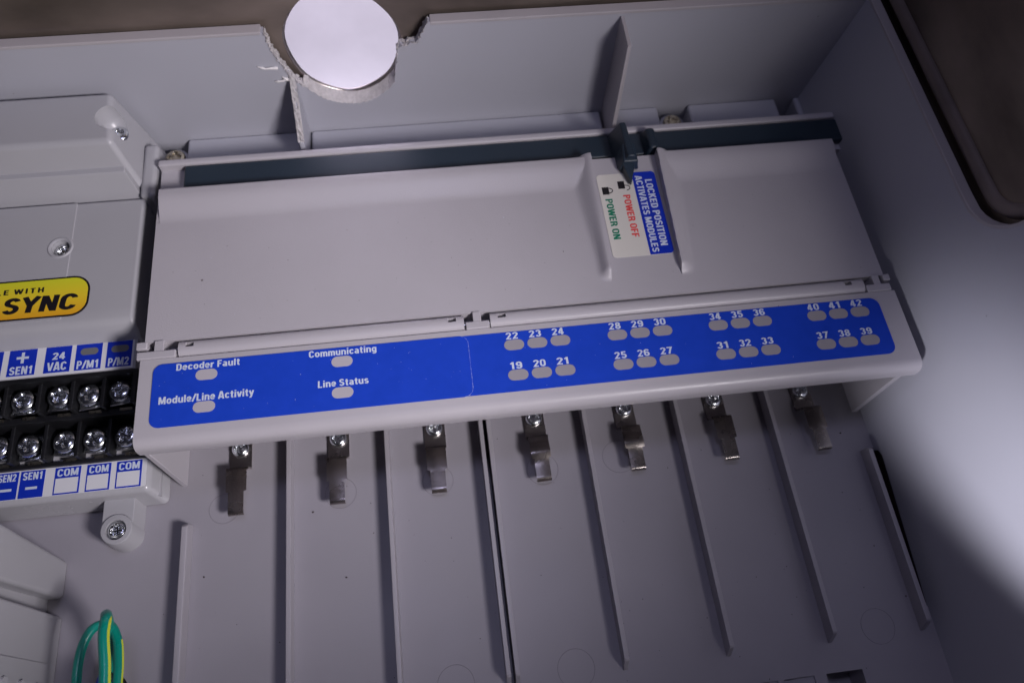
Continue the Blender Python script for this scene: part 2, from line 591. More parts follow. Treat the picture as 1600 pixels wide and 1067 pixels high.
def screw_mesh(name, R, H, m, slot=0.30, depth=0.9, turn=0.0, n=48, rings=12):
    """pan head with a cross recess, axis +z, base at z=0"""
    b = MB()
    bm = bmesh.new()
    V = []
    for j in range(rings + 1):
        r = R * (1 - j / rings) if j < rings else 0
        row = []
        for k in range(n if j < rings else 1):
            a = 2 * math.pi * k / n
            q = r / R
            z = H * (0.35 + 0.65 * math.sqrt(max(0, 1 - (q * 0.97) ** 2.6)))
            ca, sa = abs(math.cos(a + turn)) * r, abs(math.sin(a + turn)) * r
            wdt = R * slot * 0.5
            d = min(ca, sa)
            if max(ca, sa) < R * 0.62 and d < wdt * 1.6:
                f = sstep((wdt * 1.6 - d) / (wdt * 0.9)) * sstep((R * 0.66 - max(ca, sa)) / (R * 0.16))
                z -= depth * f
            row.append(bm.verts.new((r * math.cos(a), r * math.sin(a), z)))
        V.append(row)
    base = [bm.verts.new((v.co.x, v.co.y, 0)) for v in V[0]]
    for k in range(n):
        bm.faces.new((base[k], base[(k + 1) % n], V[0][(k + 1) % n], V[0][k]))
    for j in range(rings):
        for k in range(n):
            k2 = (k + 1) % n
            if j == rings - 1:
                bm.faces.new((V[j][k], V[j][k2], V[j + 1][0]))
            else:
                bm.faces.new((V[j][k], V[j][k2], V[j + 1][k2], V[j + 1][k]))
    b._merge(bm)
    return b.mesh(name, m, ang=60)


def put(me, name, parent, loc, rotz=0.0, rot=None):
    o = bpy.data.objects.new(name, me)
    col.objects.link(o)
    o.parent = parent
    o.location = Vector(loc) * S - world_loc(parent)
    o.rotation_euler = rot if rot else (0, 0, rotz)
    return o


# ================================================================== the wall seen through the hole
b = MB()
b.box(-300, 260, 330, 334, -260, 330)
o = b.build("wall", WHITE, kind='structure')

# ================================================================== metal cabinet
cab = thing("metal_cabinet", "brown brushed metal cabinet around the grey tray, with a round hole in its upper side",
            "cabinet", (-20, 186, 0))
# upper side with the round hole
hole = []
for k in range(48):
    a = 2 * math.pi * k / 48
    wob = 1 + 0.012 * math.sin(3 * a + 0.6) + 0.008 * math.sin(7 * a)
    hole.append((-20.9 + 16.9 * wob * math.cos(a), 52.6 + 19.2 * wob * math.sin(a)))
bm = bmesh.new()
outer = [(-190, -12), (150, -12), (150, 128), (-190, 128)]


def ring_plate(y0, y1, outer, hole):
    b = bmesh.new()
    cx = sum(p[0] for p in hole) / len(hole)
    cz = sum(p[1] for p in hole) / len(hole)
    x0, x1 = min(p[0] for p in outer), max(p[0] for p in outer)
    z0, z1 = min(p[1] for p in outer), max(p[1] for p in outer)
    n = len(hole)
    # outer points on the rectangle at the same angle, corners added
    for y, flip in ((y0, False), (y1, True)):
        H, O = [], []
        for p in hole:
            d = Vector((p[0] - cx, p[1] - cz)).normalized()
            t = min([((x1 - cx) / d.x) if d.x > 1e-6 else 1e9, ((x0 - cx) / d.x) if d.x < -1e-6 else 1e9,
                     ((z1 - cz) / d.y) if d.y > 1e-6 else 1e9, ((z0 - cz) / d.y) if d.y < -1e-6 else 1e9])
            H.append(b.verts.new((p[0], y, p[1])))
            O.append(b.verts.new((cx + d.x * t, y, cz + d.y * t)))
        for k in range(n):
            b.faces.new((H[k], H[(k + 1) % n], O[(k + 1) % n], O[k]))
        if y == y0:
            H0 = H
    for k in range(n):
        b.faces.new((H0[k], H0[(k + 1) % n], H[(k + 1) % n], H[k]))
    m = MB()
    m._merge(b)
    return m


bm.free()
ring_plate(185.0, 186.6, outer, hole).build("back_panel", CABINET, cab)
# rolled rim round the hole, bare metal
rim = MB()
rim.tube([(x, 186.2, z) for x, z in hole], 0.75, 10, closed=True)
rim.build("hole_rim", RIMMETAL, cab)
# right side and its rolled flange, following the tray's cut-out
def wx(z):
    """inner face of the tray's right wall, which flares outwards"""
    return 125.6 + 0.165 * z


sp = MB()
sp.hexa([(wx(-12) + 4.6, -60, -12), (wx(-12) + 6.2, -60, -12), (wx(-12) + 6.2, 184.9, -12), (wx(-12) + 4.6, 184.9, -12),
         (wx(128) + 4.6, -60, 128), (wx(128) + 6.2, -60, 128), (wx(128) + 6.2, 184.9, 128), (wx(128) + 4.6, 184.9, 128)])
sp.build("side_panel", CABINET, cab)
path = [(184.4, 65.4), (160, 65.4), (135, 65.4), (118, 65.4), (108, 65.4)]
for k in range(1, 12):
    a = math.radians(270 - 86 * k / 11)
    path.append((105.5 + 11.8 * math.cos(a), 77.2 + 11.8 * math.sin(a)))
path += [(93.5, 90), (93.3, 110)]
fl = MB()
fl.tube([(wx(z) + 4.9, y, z) for y, z in path], 2.0, 14)
fl.build("flange", FLANGE, cab)
b = MB()
b.box(-190, 150, -60, 186.6, -14, -12)
b.build("bottom_panel", CABINET, cab)

# ================================================================== plastic tray
tray = thing("plastic_tray", "large grey moulded plastic tray with ribbed floor and a broken upper wall", "tray", (0, 90, 0))


# floor with the slit between the two halves and the square openings at the bottom
e = 0.02
xs = sorted([-170, -140, -110, -80, -40, 0, 9.25, 9.25 + e, 10.35 - e, 10.35, 30, 60, 71.0, 71.0 + e, 78.9 - e, 78.9, 80.5,
             80.5 + e, 88.9 - e, 88.9, 92.2, 92.2 + e, 102.2 - e, 102.2, 115, 122.6, 122.6 + e, 126.4])
ys = sorted([-40, -20, -8, -8 + e, 2.7 - e, 2.7, 16, 16 + e, 40, 61.8 - e, 61.8, 80, 120, 150, 182])


def floor_z(x, y):
    if 9.25 < x < 10.35:
        return -7
    if 122.6 < x and 16 < y < 61.8:
        return -9
    if -8 < y < 2.7:
        if 92.2 < x < 102.2:
            return -9
        if 71.0 < x < 78.9 or 80.5 < x < 88.9:
            # shallow scoops that run out to the surface
            t = (x - (71.0 if x < 80 else 80.5)) / 8.2
            return -2.0 * (1 - 0.75 * t)
    return 0.0


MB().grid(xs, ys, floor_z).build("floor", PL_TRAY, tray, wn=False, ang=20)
# ribs
rib_x = [-75.4, -47.3, -19.5, 8.05, 10.35, 38.8, 66.8, 95.0, 121.2]
for i, x in enumerate(rib_x):
    y0 = -30 if i == 0 else 10.0
    y1 = 61.0 if i in (0, 8) else 172
    prof = [(y0, 0.0), (y0 + 1.8, 4.6), (y0 + 2.4, 5.0), (y1 - 0.9, 5.0), (y1, 4.0), (y1 + 0.4, 0.0)]
    b = MB()
    t = 1.2 if i != 8 else 1.35
    b.prism(prof, x, x + t, 'x', bev=0.13, seg=2)
    if i == 0:
        b = MB()
        b.prism(prof, x, x + 1.7, 'x', bev=0.3, seg=2)
    b.build("rib", PL_RIB_LIT, tray)
# ejector marks: fine raised circles in the floor
ring_spots = [(-65.5, 65.2, 4.2), (-33, 66.0, 4.4), (-5.2, 66.5, 4.4), (25.4, 66.5, 4.6), (48.5, 67.8, 4.9), (26.6, 12.0, 4.9),
              (-5, 12, 4.8), (110, 12.6, 4.6)]
for x, y, r in ring_spots:
    b = MB()
    b.tube([(x + r * math.cos(2 * math.pi * k / 40), y + r * math.sin(2 * math.pi * k / 40), 0.0) for k in range(40)],
           0.07, 6, closed=True)
    b.build("mould_mark", MARK, tray)
# upper wall with the broken cut-out (x, z outline)
rnd = random.Random(3)
cut = [(-41.6, 62.2), (-41.3, 58.5), (-40.7, 54.4), (-40.1, 52.6), (-39.5, 50.6), (-38.5, 48.0), (-37.6, 45.8), (-36.4, 43.5), (-35.2, 42.0)]
for k in range(1, 22):
    a = math.radians(214 + (330 - 214) * k / 22)
    cut.append((-20.4 + 16.2 * math.cos(a) + rnd.uniform(-.06, .06), 52.0 + 19.0 * math.sin(a) + rnd.uniform(-.06, .06)))
cut += [(-6.1, 47.3), (-5.5, 50.5), (-5.0, 53.6), (-4.2, 54.6), (-2.6, 54.4), (-1.2, 55.3), (0.3, 55.2), (1.5, 57.2), (2.4, 58.9), (3.0, 59.6), (3.5, 61.2), (4.3, 62.2)]
wall_outline = [(-170, -1), (wx(-1), -1), (wx(62.2), 62.2)] + cut[::-1] + [(-170, 62.2)]
b = MB()
b.prism(wall_outline, 181.0, 183.3, 'y')
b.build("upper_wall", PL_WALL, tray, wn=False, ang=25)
for x0, x1 in ((-170, -42.3), (4.9, wx(62) - 0.1)):
    b = MB()
    b.box(x0, x1, 180.85, 184.2, 61.3, 62.5, bev=0.3, seg=2)
    b.build("wall_rim", PL_RIM, tray)
# rough torn lip along the break
t1 = MB()
fr = random.Random(11)
dense = []
for p, q in zip(cut, cut[1:]):
    L = math.hypot(q[0] - p[0], q[1] - p[1])
    n = max(1, int(L / 0.45))
    for k in range(n):
        dense.append((p[0] + (q[0] - p[0]) * k / n, p[1] + (q[1] - p[1]) * k / n))
dense.append(cut[-1])
bmx = bmesh.new()
rows = []
for i, (x, z) in enumerate(dense):
    row = []
    left = x < -33
    amp = 0.42 if (left or x > -6) else 0.07
    rise = 0.0 if (x < -34.5 or x > -7) else 2.3
    for j, y in enumerate((180.85, 181.5, 182.2, 182.9, 183.6)):
        jx = fr.uniform(-amp, amp)
        jz = fr.uniform(-amp, amp) * 0.8
        row.append(bmx.verts.new((x + jx + (0.25 if left else 0), y - (fr.uniform(0, .5) if j == 0 else 0), z + 0.1 + rise * j / 4 + jz * (0.4 if rise else 1))))
    rows.append(row)
for a, c in zip(rows, rows[1:]):
    for j in range(4):
        bmx.faces.new((a[j], a[j + 1], c[j + 1], c[j]))
# give the sheet a body: an offset copy below, joined at the rim
geom = bmesh.ops.solidify(bmx, geom=bmx.faces[:], thickness=0.35)
t1._merge(bmx)
t1.build("torn_edge", PL_TORN, tray, smooth=False, label="pale rough torn edge of the broken upper wall")
# shreds hanging on the break
sh = MB()
for (x, z, dx, dz) in ((-40.3, 49.2, -5.6, 0.9), (-38.2, 45.0, -4.2, -0.6), (-37.7, 44.4, -2.2, 1.3)):
    pts = []
    for k in range(6):
        t = k / 5
        pts.append((x + dx * t + fr.uniform(-.2, .2), 180.8 - 0.5 * math.sin(t * 3), z + dz * t + fr.uniform(-.2, .2)))
    sh.tube(pts, 0.35, 6, radii=[0.5, 0.42, 0.35, 0.3, 0.4, 0.15])
sh.build("plastic_shred", PL_TORN, tray, smooth=False)
# right wall: profile (y, z), flared outwards
prof = [(-60, -1), (16, -1), (17, -0.2), (22, 0.2), (40, 1.4), (58.5, 2.6), (60.6, 1.6), (61.2, -1), (181, -1), (181, 62.2), (108, 62.2)]  # foot undercut, shaped to give the dark contact shade beside the last rib
for k in range(0, 9):
    a = math.radians(270 - 82 * k / 8)
    prof.append((106 + 15 * math.cos(a) - 0.5, 77.2 + 15 * math.sin(a)))
prof += [(90.3, 84), (90.0, 118), (-60, 118)]
b = bmesh.new()
A = [b.verts.new((wx(z), y, z)) for y, z in prof]
B = [b.verts.new((wx(z) + 2.7, y, z)) for y, z in prof]
b.faces.new(A)
b.faces.new(B)
for i in range(len(prof)):
    b.faces.new((A[i], A[(i + 1) % len(prof)], B[(i + 1) % len(prof)], B[i]))
mb = MB()
mb._merge(b)
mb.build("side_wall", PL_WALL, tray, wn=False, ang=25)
# moulded rim along the right wall's edge
rp_ = [(180.8, 62.2), (150, 62.2), (125, 62.2), (108, 62.2)]
for k in range(1, 9):
    a = math.radians(270 - 82 * k / 8)
    rp_.append((105.5 + 15 * math.cos(a), 77.2 + 15 * math.sin(a)))
rp_ += [(90.3, 84), (90.0, 118)]
b = bmesh.new()
rows = []
for i, (y, z) in enumerate(rp_):
    p, q = rp_[max(i - 1, 0)], rp_[min(i + 1, len(rp_) - 1)]
    ty, tz = q[0] - p[0], q[1] - p[1]
    L = math.hypot(ty, tz)
    ny, nz_ = tz / L, -ty / L
    if nz_ < 0 and z < 63:
        ny, nz_ = -ny, -nz_
    row = []
    for dx, dn in ((-0.12, -0.5), (-0.12, 0.2), (0.15, 0.4), (2.6, 0.4), (2.95, 0.1), (2.95, -0.5)):
        row.append(b.verts.new((wx(z) + dx, y + ny * dn, z + nz_ * dn)))
    rows.append(row)
for p, q in zip(rows, rows[1:]):
    for j in range(6):
        b.faces.new((p[j], p[(j + 1) % 6], q[(j + 1) % 6], q[j]))
mb = MB()
mb._merge(b)
mb.build("wall_rim", PL_RIM, tray, wn=False, ang=30)
# unseen near wall of the tray, added to cut the side lamp's beam
b = MB()
b.box(-170, 130, -47.5, -45, -1, 71, bev=0.4)
b.build("near_wall_blocker", PL_WALL, tray)
# fins on the upper wall
b = MB()
b.hexa([(60.2, 166.2, 0), (61.7, 166.2, 0), (61.9, 181, 0), (60.0, 181, 0),
        (60.4, 169.2, 60.3), (61.5, 169.2, 60.3), (61.5, 181, 60.6), (60.4, 181, 60.6)], bev=0.1, seg=1)
b.build("fin", PL_RIM, tray)
b = MB()
fp = [(181, 0), (181, 46.0), (177.6, 43.0), (174.6, 40.0), (171.8, 37.6), (168.2, 34.2), (166.4, 33.0), (166.0, 30.0), (166.0, 0)]
b.prism(fp, -37.6, -36.3, 'x', bev=0.15, seg=1)
b.build("fin", PL_WALL, tray, label="broken stub of a fin under the break in the upper wall")
b = MB()
bmx = bmesh.new()
rows = []
for i in range(26):
    t = i / 25 * (len(fp[1:7]) - 1)
    k = min(int(t), len(fp[1:7]) - 2)
    y = fp[1 + k][0] + (fp[2 + k][0] - fp[1 + k][0]) * (t - k)
    z = fp[1 + k][1] + (fp[2 + k][1] - fp[1 + k][1]) * (t - k)
    rows.append([bmx.verts.new((x, y + fr.uniform(-.25, .25), z + 0.25 + fr.uniform(-.3, .3))) for x in (-37.9, -37.4, -36.9, -36.4, -36.0)])
for a, c in zip(rows, rows[1:]):
    for j in range(4):
        bmx.faces.new((a[j], a[j + 1], c[j + 1], c[j]))
bmesh.ops.solidify(bmx, geom=bmx.faces[:], thickness=0.4)
b._merge(bmx)
b.build("torn_edge", PL_TORN, tray, smooth=False)
# raised blocks along the foot of the upper wall
for x0, x1 in ((-74.9, -37.9), (-35.9, 59.4), (63.0, 79.2), (89.8, 120.6), (127.0, 129.2)):
    b = MB()
    b.box(x0, x1, 150, 180.9, 0, 22, bev=0.9, only_top=True)
    b.build("mounting_block", PL_WALL, tray)

# ================================================================== module bay cover
cov = thing("bay_cover", "wide grey plastic cover with dark sliding bar and long blue numbered label", "cover", (24, 110, 0))
# --- upper panel as a moulded sheet


def crest(y):            # left ridge and right ridge centre lines
    t = (150 - y) / 42.0
    return 49.3 - 0.9 * t, 69.4 - 1.0 * t


def cover_z(x, y):
    base = 34.5
    cl, cr = crest(y)
    led = 0.0
    if x <= cl or x >= cr:
        t = (y - 139.0) / 9.0
        led = 2.5 * sstep(t) * (1 if y < 149.2 else 1 - 0.5 * ((y - 149.2) / 1.2) ** 2)
    # ledge stops short of the left edge (small notch) and the right edge
    rl = rr = 0.0
    along = sstep((y - 107.6) / 3.2)
    hgt = (2.3 + 0.8 * sstep((y - 112) / 36)) * along
    if x <= cl:
        rl = hgt * (1 - sstep((cl - 0.5 - x) / (3.2 + 2.6 * sstep((y - 112) / 30)))) if x < cl - 0.5 else hgt
    if x >= cr:
        rr = hgt * (1 - sstep((x - cr - 0.5) / (4.0 + 2.0 * sstep((y - 112) / 30)))) if x > cr + 0.5 else hgt
    h = max(led, rl, rr)
    sm = 0.35 * min(led, max(rl, rr))
    if x < -76.4 or x > 124.9:
        h = 0.0
    # gentle crown of the big flat panel
    return base + h + sm * 0.3 + 0.12 * math.sin((x + 77) / 203 * math.pi)


xs = [-77.3, -76.45, -76.38] + lin(-76, 46, 150) + lin(46.2, 51, 40)[0:] + lin(51.4, 66.6, 18) + lin(66.8, 72, 42) + lin(72.4, 124.6, 88) + [124.88, 124.95, 126]
ys = lin(101.55, 104, 3) + lin(105, 137, 54) + lin(137.5, 150.4, 48)
MB().grid(xs, ys, cover_z, skirt=28).build("upper_panel", PL_COVER, cov, wn=False, ang=40)
# --- channel, rim and bar
b = MB()
b.box(-78.6, 131.0, 150.2, 162.0, 0, 30.6)
b.box(-78.9, 131.0, 161.0, 163.3, 0, 33.6, bev=0.7, only_top=True)
b.build("channel", PL_COVER, cov)
bar = MB()
bar.box(-71.2, 131.2, 152.2, 160.7, 30.7, 33.2, bev=0.7)
baro = bar.build("slide_bar", PL_TEAL, cov, label="dark teal sliding bar in the channel at the top of the cover")
lv = MB()
lv.hexa([(56.6, 146.3, 33.0), (63.4, 146.3, 33.0), (62.6, 160.4, 33.0), (56.6, 160.4, 33.0),
         (59.2, 145.2, 41.4), (61.4, 145.2, 41.4), (60.4, 157.6, 42.0), (58.7, 157.6, 42.0)], bev=0.45, seg=3)
lv.hexa([(57.0, 144.6, 35.4), (63.2, 144.6, 35.4), (62.8, 150.5, 33.6), (57.2, 150.5, 33.6),
         (58.0, 144.8, 39.4), (62.4, 144.8, 39.4), (62.0, 150.5, 41.0), (58.4, 150.5, 41.0)], bev=0.5, seg=3)
lv.hexa([(57.9, 145.5, 35.2), (61.9, 145.5, 35.2), (59.9, 139.2, 35.4), (59.5, 139.2, 35.4),
         (57.9, 145.5, 38.4), (61.9, 145.5, 38.4), (59.9, 139.3, 37.0), (59.5, 139.3, 37.0)], bev=0.2, seg=2)
lv.build("lever", PL_TEAL, baro)
bp_ = MB()
bp_.hexa([(66.6, 150.6, 31.5), (71.8, 150.6, 31.5), (71.8, 161.0, 31.5), (66.6, 161.0, 31.5),
          (67.9, 151.2, 37.2), (70.4, 151.2, 37.2), (70.4, 158.8, 37.4), (67.9, 158.8, 37.4)], bev=0.9, seg=4)
bp_.build("bar_stop", PL_TEAL, baro)
# --- hinge strip


def hinge_z(x, y):
    t = (y - 98.85) / 2.3
    z = 33.6 + 1.9 * math.sqrt(max(0.0, 1 - min(1, abs(t)) ** 2.4))
    for wx0, wx1 in ((-66.6, -64.5), (1.9, 4.0), (15.3, 17.5), (113.4, 115.4)):
        if wx0 < x < wx1 and 98.9 < y < 100.15:
            z = 32.6
    return z


hx = []
for a, c in ((-68.4, 6.1), (13.2, 118.9)):
    brk = [v for v in (-66.6, -64.5, 1.9, 4.0, 15.3, 17.5, 113.4, 115.4) if a < v < c]
    xs = [a]
    cur = a
    for v in brk + [c]:
        n = max(1, int((v - cur) / 2.5))
        xs += lin(cur, v, n)[1:-1]
        if v != c:
            xs += [v - 0.01, v + 0.01]
        else:
            xs.append(v)
        cur = v
    ys = lin(96.7, 98.88, 8) + [98.92] + lin(99.1, 100.1, 4) + [100.18] + lin(100.3, 101.0, 4)
    b = MB().grid(xs, ys, hinge_z, skirt=31)
    b.build("hinge_strip", PL_COVER, cov, wn=False, ang=35)
# knuckle blocks between and beside the strips
for x0, x1 in ((6.5, 12.9), (-78.9, -69.0), (119.3, 126.4)):
    b = MB()
    b.box(x0, x1, 96.4, 98.6, 30, 35.3, bev=0.3)                       # tongue of the lower flap
    ym = 98.6
    if x0 > 0 and x0 < 20:
        b.box(8.6, 10.8, 98.6, 101.6, 30, 35.1, bev=0.15)
    elif x0 < 0:
        b.box(-74.6, -72.2, 98.5, 101.6, 30, 35.1, bev=0.15)
        b.box(-79.3, -76.4, 99.4, 101.6, 30, 35.2, bev=0.4)
    else:
        b.box(122.0, 124.0, 98.5, 101.6, 30, 35.1, bev=0.15)
        b.box(125.2, 127.2, 99.6, 101.6, 30, 35.2, bev=0.3)
    b.build("hinge_knuckle", PL_COVER, cov)
b = MB()
b.tube([(-78, 99.0, 32.6), (126, 99.0, 32.6)], 0.55, 10)
b.build("hinge_pin", STEEL, cov)
b = MB()
b.box(-77, 125, 95.5, 102.2, 26, 30.2)
b.build("hinge_bed", PL_COVER, cov)
# --- lower flap with rolled front edge
b = MB()
fprof = [(96.3, 34.9), (75.2, 35.0), (74.2, 34.85), (73.4, 34.4), (72.75, 33.6), (72.4, 32.6), (72.35, 31.2), (72.45, 29.6),
         (74.0, 29.6), (74.0, 32.2), (75.0, 33.2), (96.3, 33.2)]
b.prism(fprof, -77.9, 127.2, 'x')
flap = b.build("lower_flap", PL_COVER, cov, wn=False, ang=40)
b = MB()
b.hexa([(-77.6, 73.0, 0), (-75.9, 73.0, 0), (-75.9, 94, 0), (-77.6, 94, 0),
        (-77.6, 72.9, 31.5), (-76.2, 72.9, 31.5), (-76.2, 94, 31.5), (-77.6, 94, 31.5)], bev=0.2, seg=1)
b.build("end_panel", PL_COVER, cov)
b = MB()
b.hexa([(122.6, 73.6, 0), (124.4, 73.6, 0), (124.4, 100, 0), (122.6, 100, 0),
        (122.9, 73.0, 31.5), (124.6, 73.0, 31.5), (124.6, 100, 31.5), (122.9, 100, 31.5)], bev=0.2, seg=1)
b.build("end_panel", PL_COVER, cov)
b = MB()
b.box(-77.4, 126, 103.5, 150, 0, 12)
b.build("bay_body", PL_COVER, cov)

# --- long blue label
lab = MB()
lab.prism(rounded(-74.2, 121.3, 77.2, 94.5, 2.6, 8), 34.9, 35.06, 'z')
labo = lab.build("numbered_label", BLUE, cov, smooth=False, label="long blue label with white numbers 19 to 42")
lab = MB()
lab.prism(rounded(-74.35, 6.6, 77.1, 94.6, 2.4, 8), 35.0, 35.13, 'z')
labl = lab.build("status_label", BLUE, cov, smooth=False, label="blue label reading Decoder Fault, Communicating, Line Status")
# worn pale edge where the two labels meet
ew = MB()
er = random.Random(5)
pts = [p for p in rounded(-74.35, 6.6, 77.1, 94.6, 2.4, 8) if p[0] > 4.1]
pts.sort(key=lambda p: p[1])
pts = [(p[0] + 0.02, p[1]) for p in pts]
full = []
for p, q in zip(pts, pts[1:]):
    n = max(1, int(math.hypot(p[0] - q[0], p[1] - q[1]) / 0.35))
    for k in range(n):
        full.append((p[0] + (q[0] - p[0]) * k / n, p[1] + (q[1] - p[1]) * k / n, 35.12))
ew.tube(full, 0.05, 5, radii=[er.choice((0.008, 0.015, 0.03, 0.05)) for _ in full])
ew.build("worn_edge", INK_W, labl)


def stadium(cx, cy, wd, ht, z0, z1):
    r = ht / 2
    pts = []
    for k in range(11):
        a = math.radians(-90 + 18 * k)
        pts.append((cx + wd / 2 - r + r * math.cos(a), cy + r * math.sin(a)))
    for k in range(11):
        a = math.radians(90 + 18 * k)
        pts.append((cx - wd / 2 + r + r * math.cos(a), cy + r * math.sin(a)))
    m = MB()
    m.prism(pts, z0, z1, 'z')
    return m


# status side: four light windows with captions
for cx, cy in ((-60.9, 90.5), (-61.1, 81.6), (-26.5, 90.5), (-26.6, 81.7)):
    stadium(cx, cy, 5.5, 3.0, 35.1, 35.17).build("indicator_window", WIN_L, labl, smooth=False)
lettering("Decoder Fault", -68.6, -52.6, 92.35, 94.25, 35.12, INK_W, labl)
lettering("Module/Line Activity", -72.4, -48.9, 83.35, 85.35, 35.12, INK_W, labl)
lettering("Communicating", -35.0, -17.5, 92.4, 94.3, 35.12, INK_W, labl)
lettering("Line Status", -32.8, -19.9, 83.6, 85.5, 35.12, INK_W, labl)
# numbered side: 24 grey windows
num_o = []
for g in range(4):
    for k in range(3):
        for row in range(2):
            n = 19 + g * 6 + k + (3 if row else 0)
            cx = 18.7 + 27.97 * g + 6.22 * k
            cy = 90.55 if row else 81.8
            # dark outline print, then the window itself
            stadium(cx, cy, 5.35, 3.05, 35.03, 35.10).build("indicator_window", WIN_D, labo, smooth=False)
            lettering(str(n), cx - 1.85 - 0.1, cx + 1.45 - 0.1, cy + 1.75, cy + 3.75, 35.05, INK_W, labo)

# --- power sticker
stk = MB()
z0 = 34.70
stk.prism(rounded(50.1, 67.9, 114.9, 144.2, 1.2, 6), z0 - 0.1, z0 + 0.08, 'z')
sto = stk.build("power_sticker", CREAM, cov, smooth=False, label="cream and blue sticker reading POWER ON and POWER OFF")
bb = MB()
rp = [p for p in rounded(50.1, 67.9, 114.9, 144.2, 1.2, 6) if p[0] > 60.9]
rp = [(60.9, 144.2)] + sorted([p for p in rp], key=lambda p: -math.atan2(p[1] - 129.5, p[0] - 60.9)) + [(60.9, 114.9)]
bb.prism(rp, z0 + 0.06, z0 + 0.12, 'z')
bbo = bb.build("blue_band", BLUE2, sto, smooth=False)
zt = z0 + 0.11
lettering("LOCKED POSITION", 64.5, 66.6, 117.6, 141.2, zt + 0.02, INK_W, sto, rot=-90)
lettering("ACTIVATES MODULES", 61.7, 63.7, 115.6, 142.8, zt + 0.02, INK_W, sto, rot=-90)
lettering("POWER OFF", 56.9, 59.0, 121.2, 136.2, zt - 0.02, INK_R, sto, rot=-90)
lettering("POWER ON", 51.4, 53.5, 121.0, 135.2, zt - 0.02, INK_G, sto, rot=-90)
for cx, cy, op in ((52.1, 138.2, False), (57.1, 139.9, True)):
    b = MB()
    b.box(cx - 1.05, cx + 0.95, cy - 1.35, cy + 1.35, zt - 0.04, zt + 0.02)
    arc = []
    for k in range(13):
        a = math.radians(-90 + 180 * k / 12)
        oy = -1.1 if op else 0
        arc.append((cx + 1.0 + 1.05 * math.cos(a) + (0.35 if op else 0), cy + oy + 0.85 * math.sin(a), zt))
    if op:
        arc = [(cx + 0.95, cy - 0.2, zt)] + [p for p in arc[::-1]]
    b.tube(arc, 0.14, 6)
    b.build("padlock_symbol", INK_K, sto, smooth=False)

# --- dust: pale specks on the labels, dark grit in the tray
dr = random.Random(77)


def specks(n, x0, x1, y0, y1, zf, r0, r1, m, name, parent):
    b = MB()
    for _ in range(n):
        x, y = dr.uniform(x0, x1), dr.uniform(y0, y1)
        r = dr.uniform(r0, r1) * (1.8 if dr.random() < 0.08 else 1)
        a = dr.uniform(0, 3)
        z = zf + 0.02
        pts = [(x + r * dr.uniform(.5, 1.3) * math.cos(a + k * 1.2566), y + r * dr.uniform(.5, 1.3) * math.sin(a + k * 1.2566)) for k in range(5)]
        b.prism(pts, z - 0.02, z + r * 0.5, 'z')
    b.build(name, m, parent, wn=False, smooth=False, kind="stuff")


specks(45, -73, 6, 78, 94, 35.13, 0.02, 0.07, INK_W, "dust", labl)
specks(30, 8, 120, 78, 94, 35.06, 0.03, 0.07, INK_W, "dust", labo)
specks(60, -76, 124, 103, 136, 34.62, 0.04, 0.11, GRIT, "grit", cov)
specks(26, -76, 124, 103, 136, 34.62, 0.04, 0.09, INK_W, "dust", cov)
specks(110, -95, 120, -4, 78, 0.0, 0.05, 0.17, GRIT, "grit", tray)

# --- rear screws beside the cover
ph_brass = screw_mesh("screw", 3.1, 1.6, BRASS, slot=0.34, depth=1.0, turn=0.4)
put(ph_brass, "screw", cov, (-79.3, 175.6, 19.0), 0.3)
put(ph_brass, "screw", cov, (84.0, 175.6, 19.0), 0.9)
for x in (-79.3, 84.0):
    b = MB()
    b.lathe([(4.2, 0), (4.2, 18.6), (3.9, 19.0), (0, 19.0)], (x, 175.6, 0), 28)
    b.build("screw_post", PL_WALL, cov)

# ================================================================== contact clips
strap = MB()
strap.prism([(92, 0.05), (92, 0.6), (76.2, 0.6), (75.6, 3.9), (74.9, 4.2), (74.9, 3.7), (75.2, 3.4), (75.9, 0.05)],
            -3.1, 3.1, 'x')
me_strap = strap.mesh("bracket", CLIP, ang=30)


def tongue_mesh(bulge):
    b = bmesh.new()
    prof = [(75.6, 3.4), (75.5, 4.3), (75.2, 4.85), (74.7, 4.95)]
    for k in range(1, 13):
        t = k / 12
        prof.append((74.7 - 6.25 * t, 4.95 - 0.10 * t))
    prof.append((68.2, 4.85))
    for k in range(1, 9):
        t = k / 8
        prof.append((68.2 - 5.7 * t, 4.85 - 0.08 * t))
    prof += [(62.15, 4.6), (61.9, 4.3), (61.8, 3.7)]
    if bulge:
        prof = [(y, z + (0.9 * math.exp(-((y - 70.4) / 2.4) ** 2) if i > 3 else 0)) for i, (y, z) in enumerate(prof)]
    rows = []
    for i, (y, z) in enumerate(prof):
        hw = 2.85 if y > 68.3 else 2.12
        rows.append([b.verts.new((hw * t, y, z - 0.08 * t * t)) for t in (-1, -.5, 0, .5, 1)])
    for a, c in zip(rows, rows[1:]):
        for j in range(4):
            b.faces.new((a[j], a[j + 1], c[j + 1], c[j]))
    bmesh.ops.solidify(b, geom=b.faces[:], thickness=0.5)
    ed = [q for q in b.edges if len(q.link_faces) == 2 and q.calc_face_angle(0) > 1.2]
    bmesh.ops.bevel(b, geom=ed, offset=0.14, segments=2, affect='EDGES', profile=0.5, clamp_overlap=True)
    m = MB()
    m._merge(b)
    return m.mesh("spring", CLIP, ang=40)


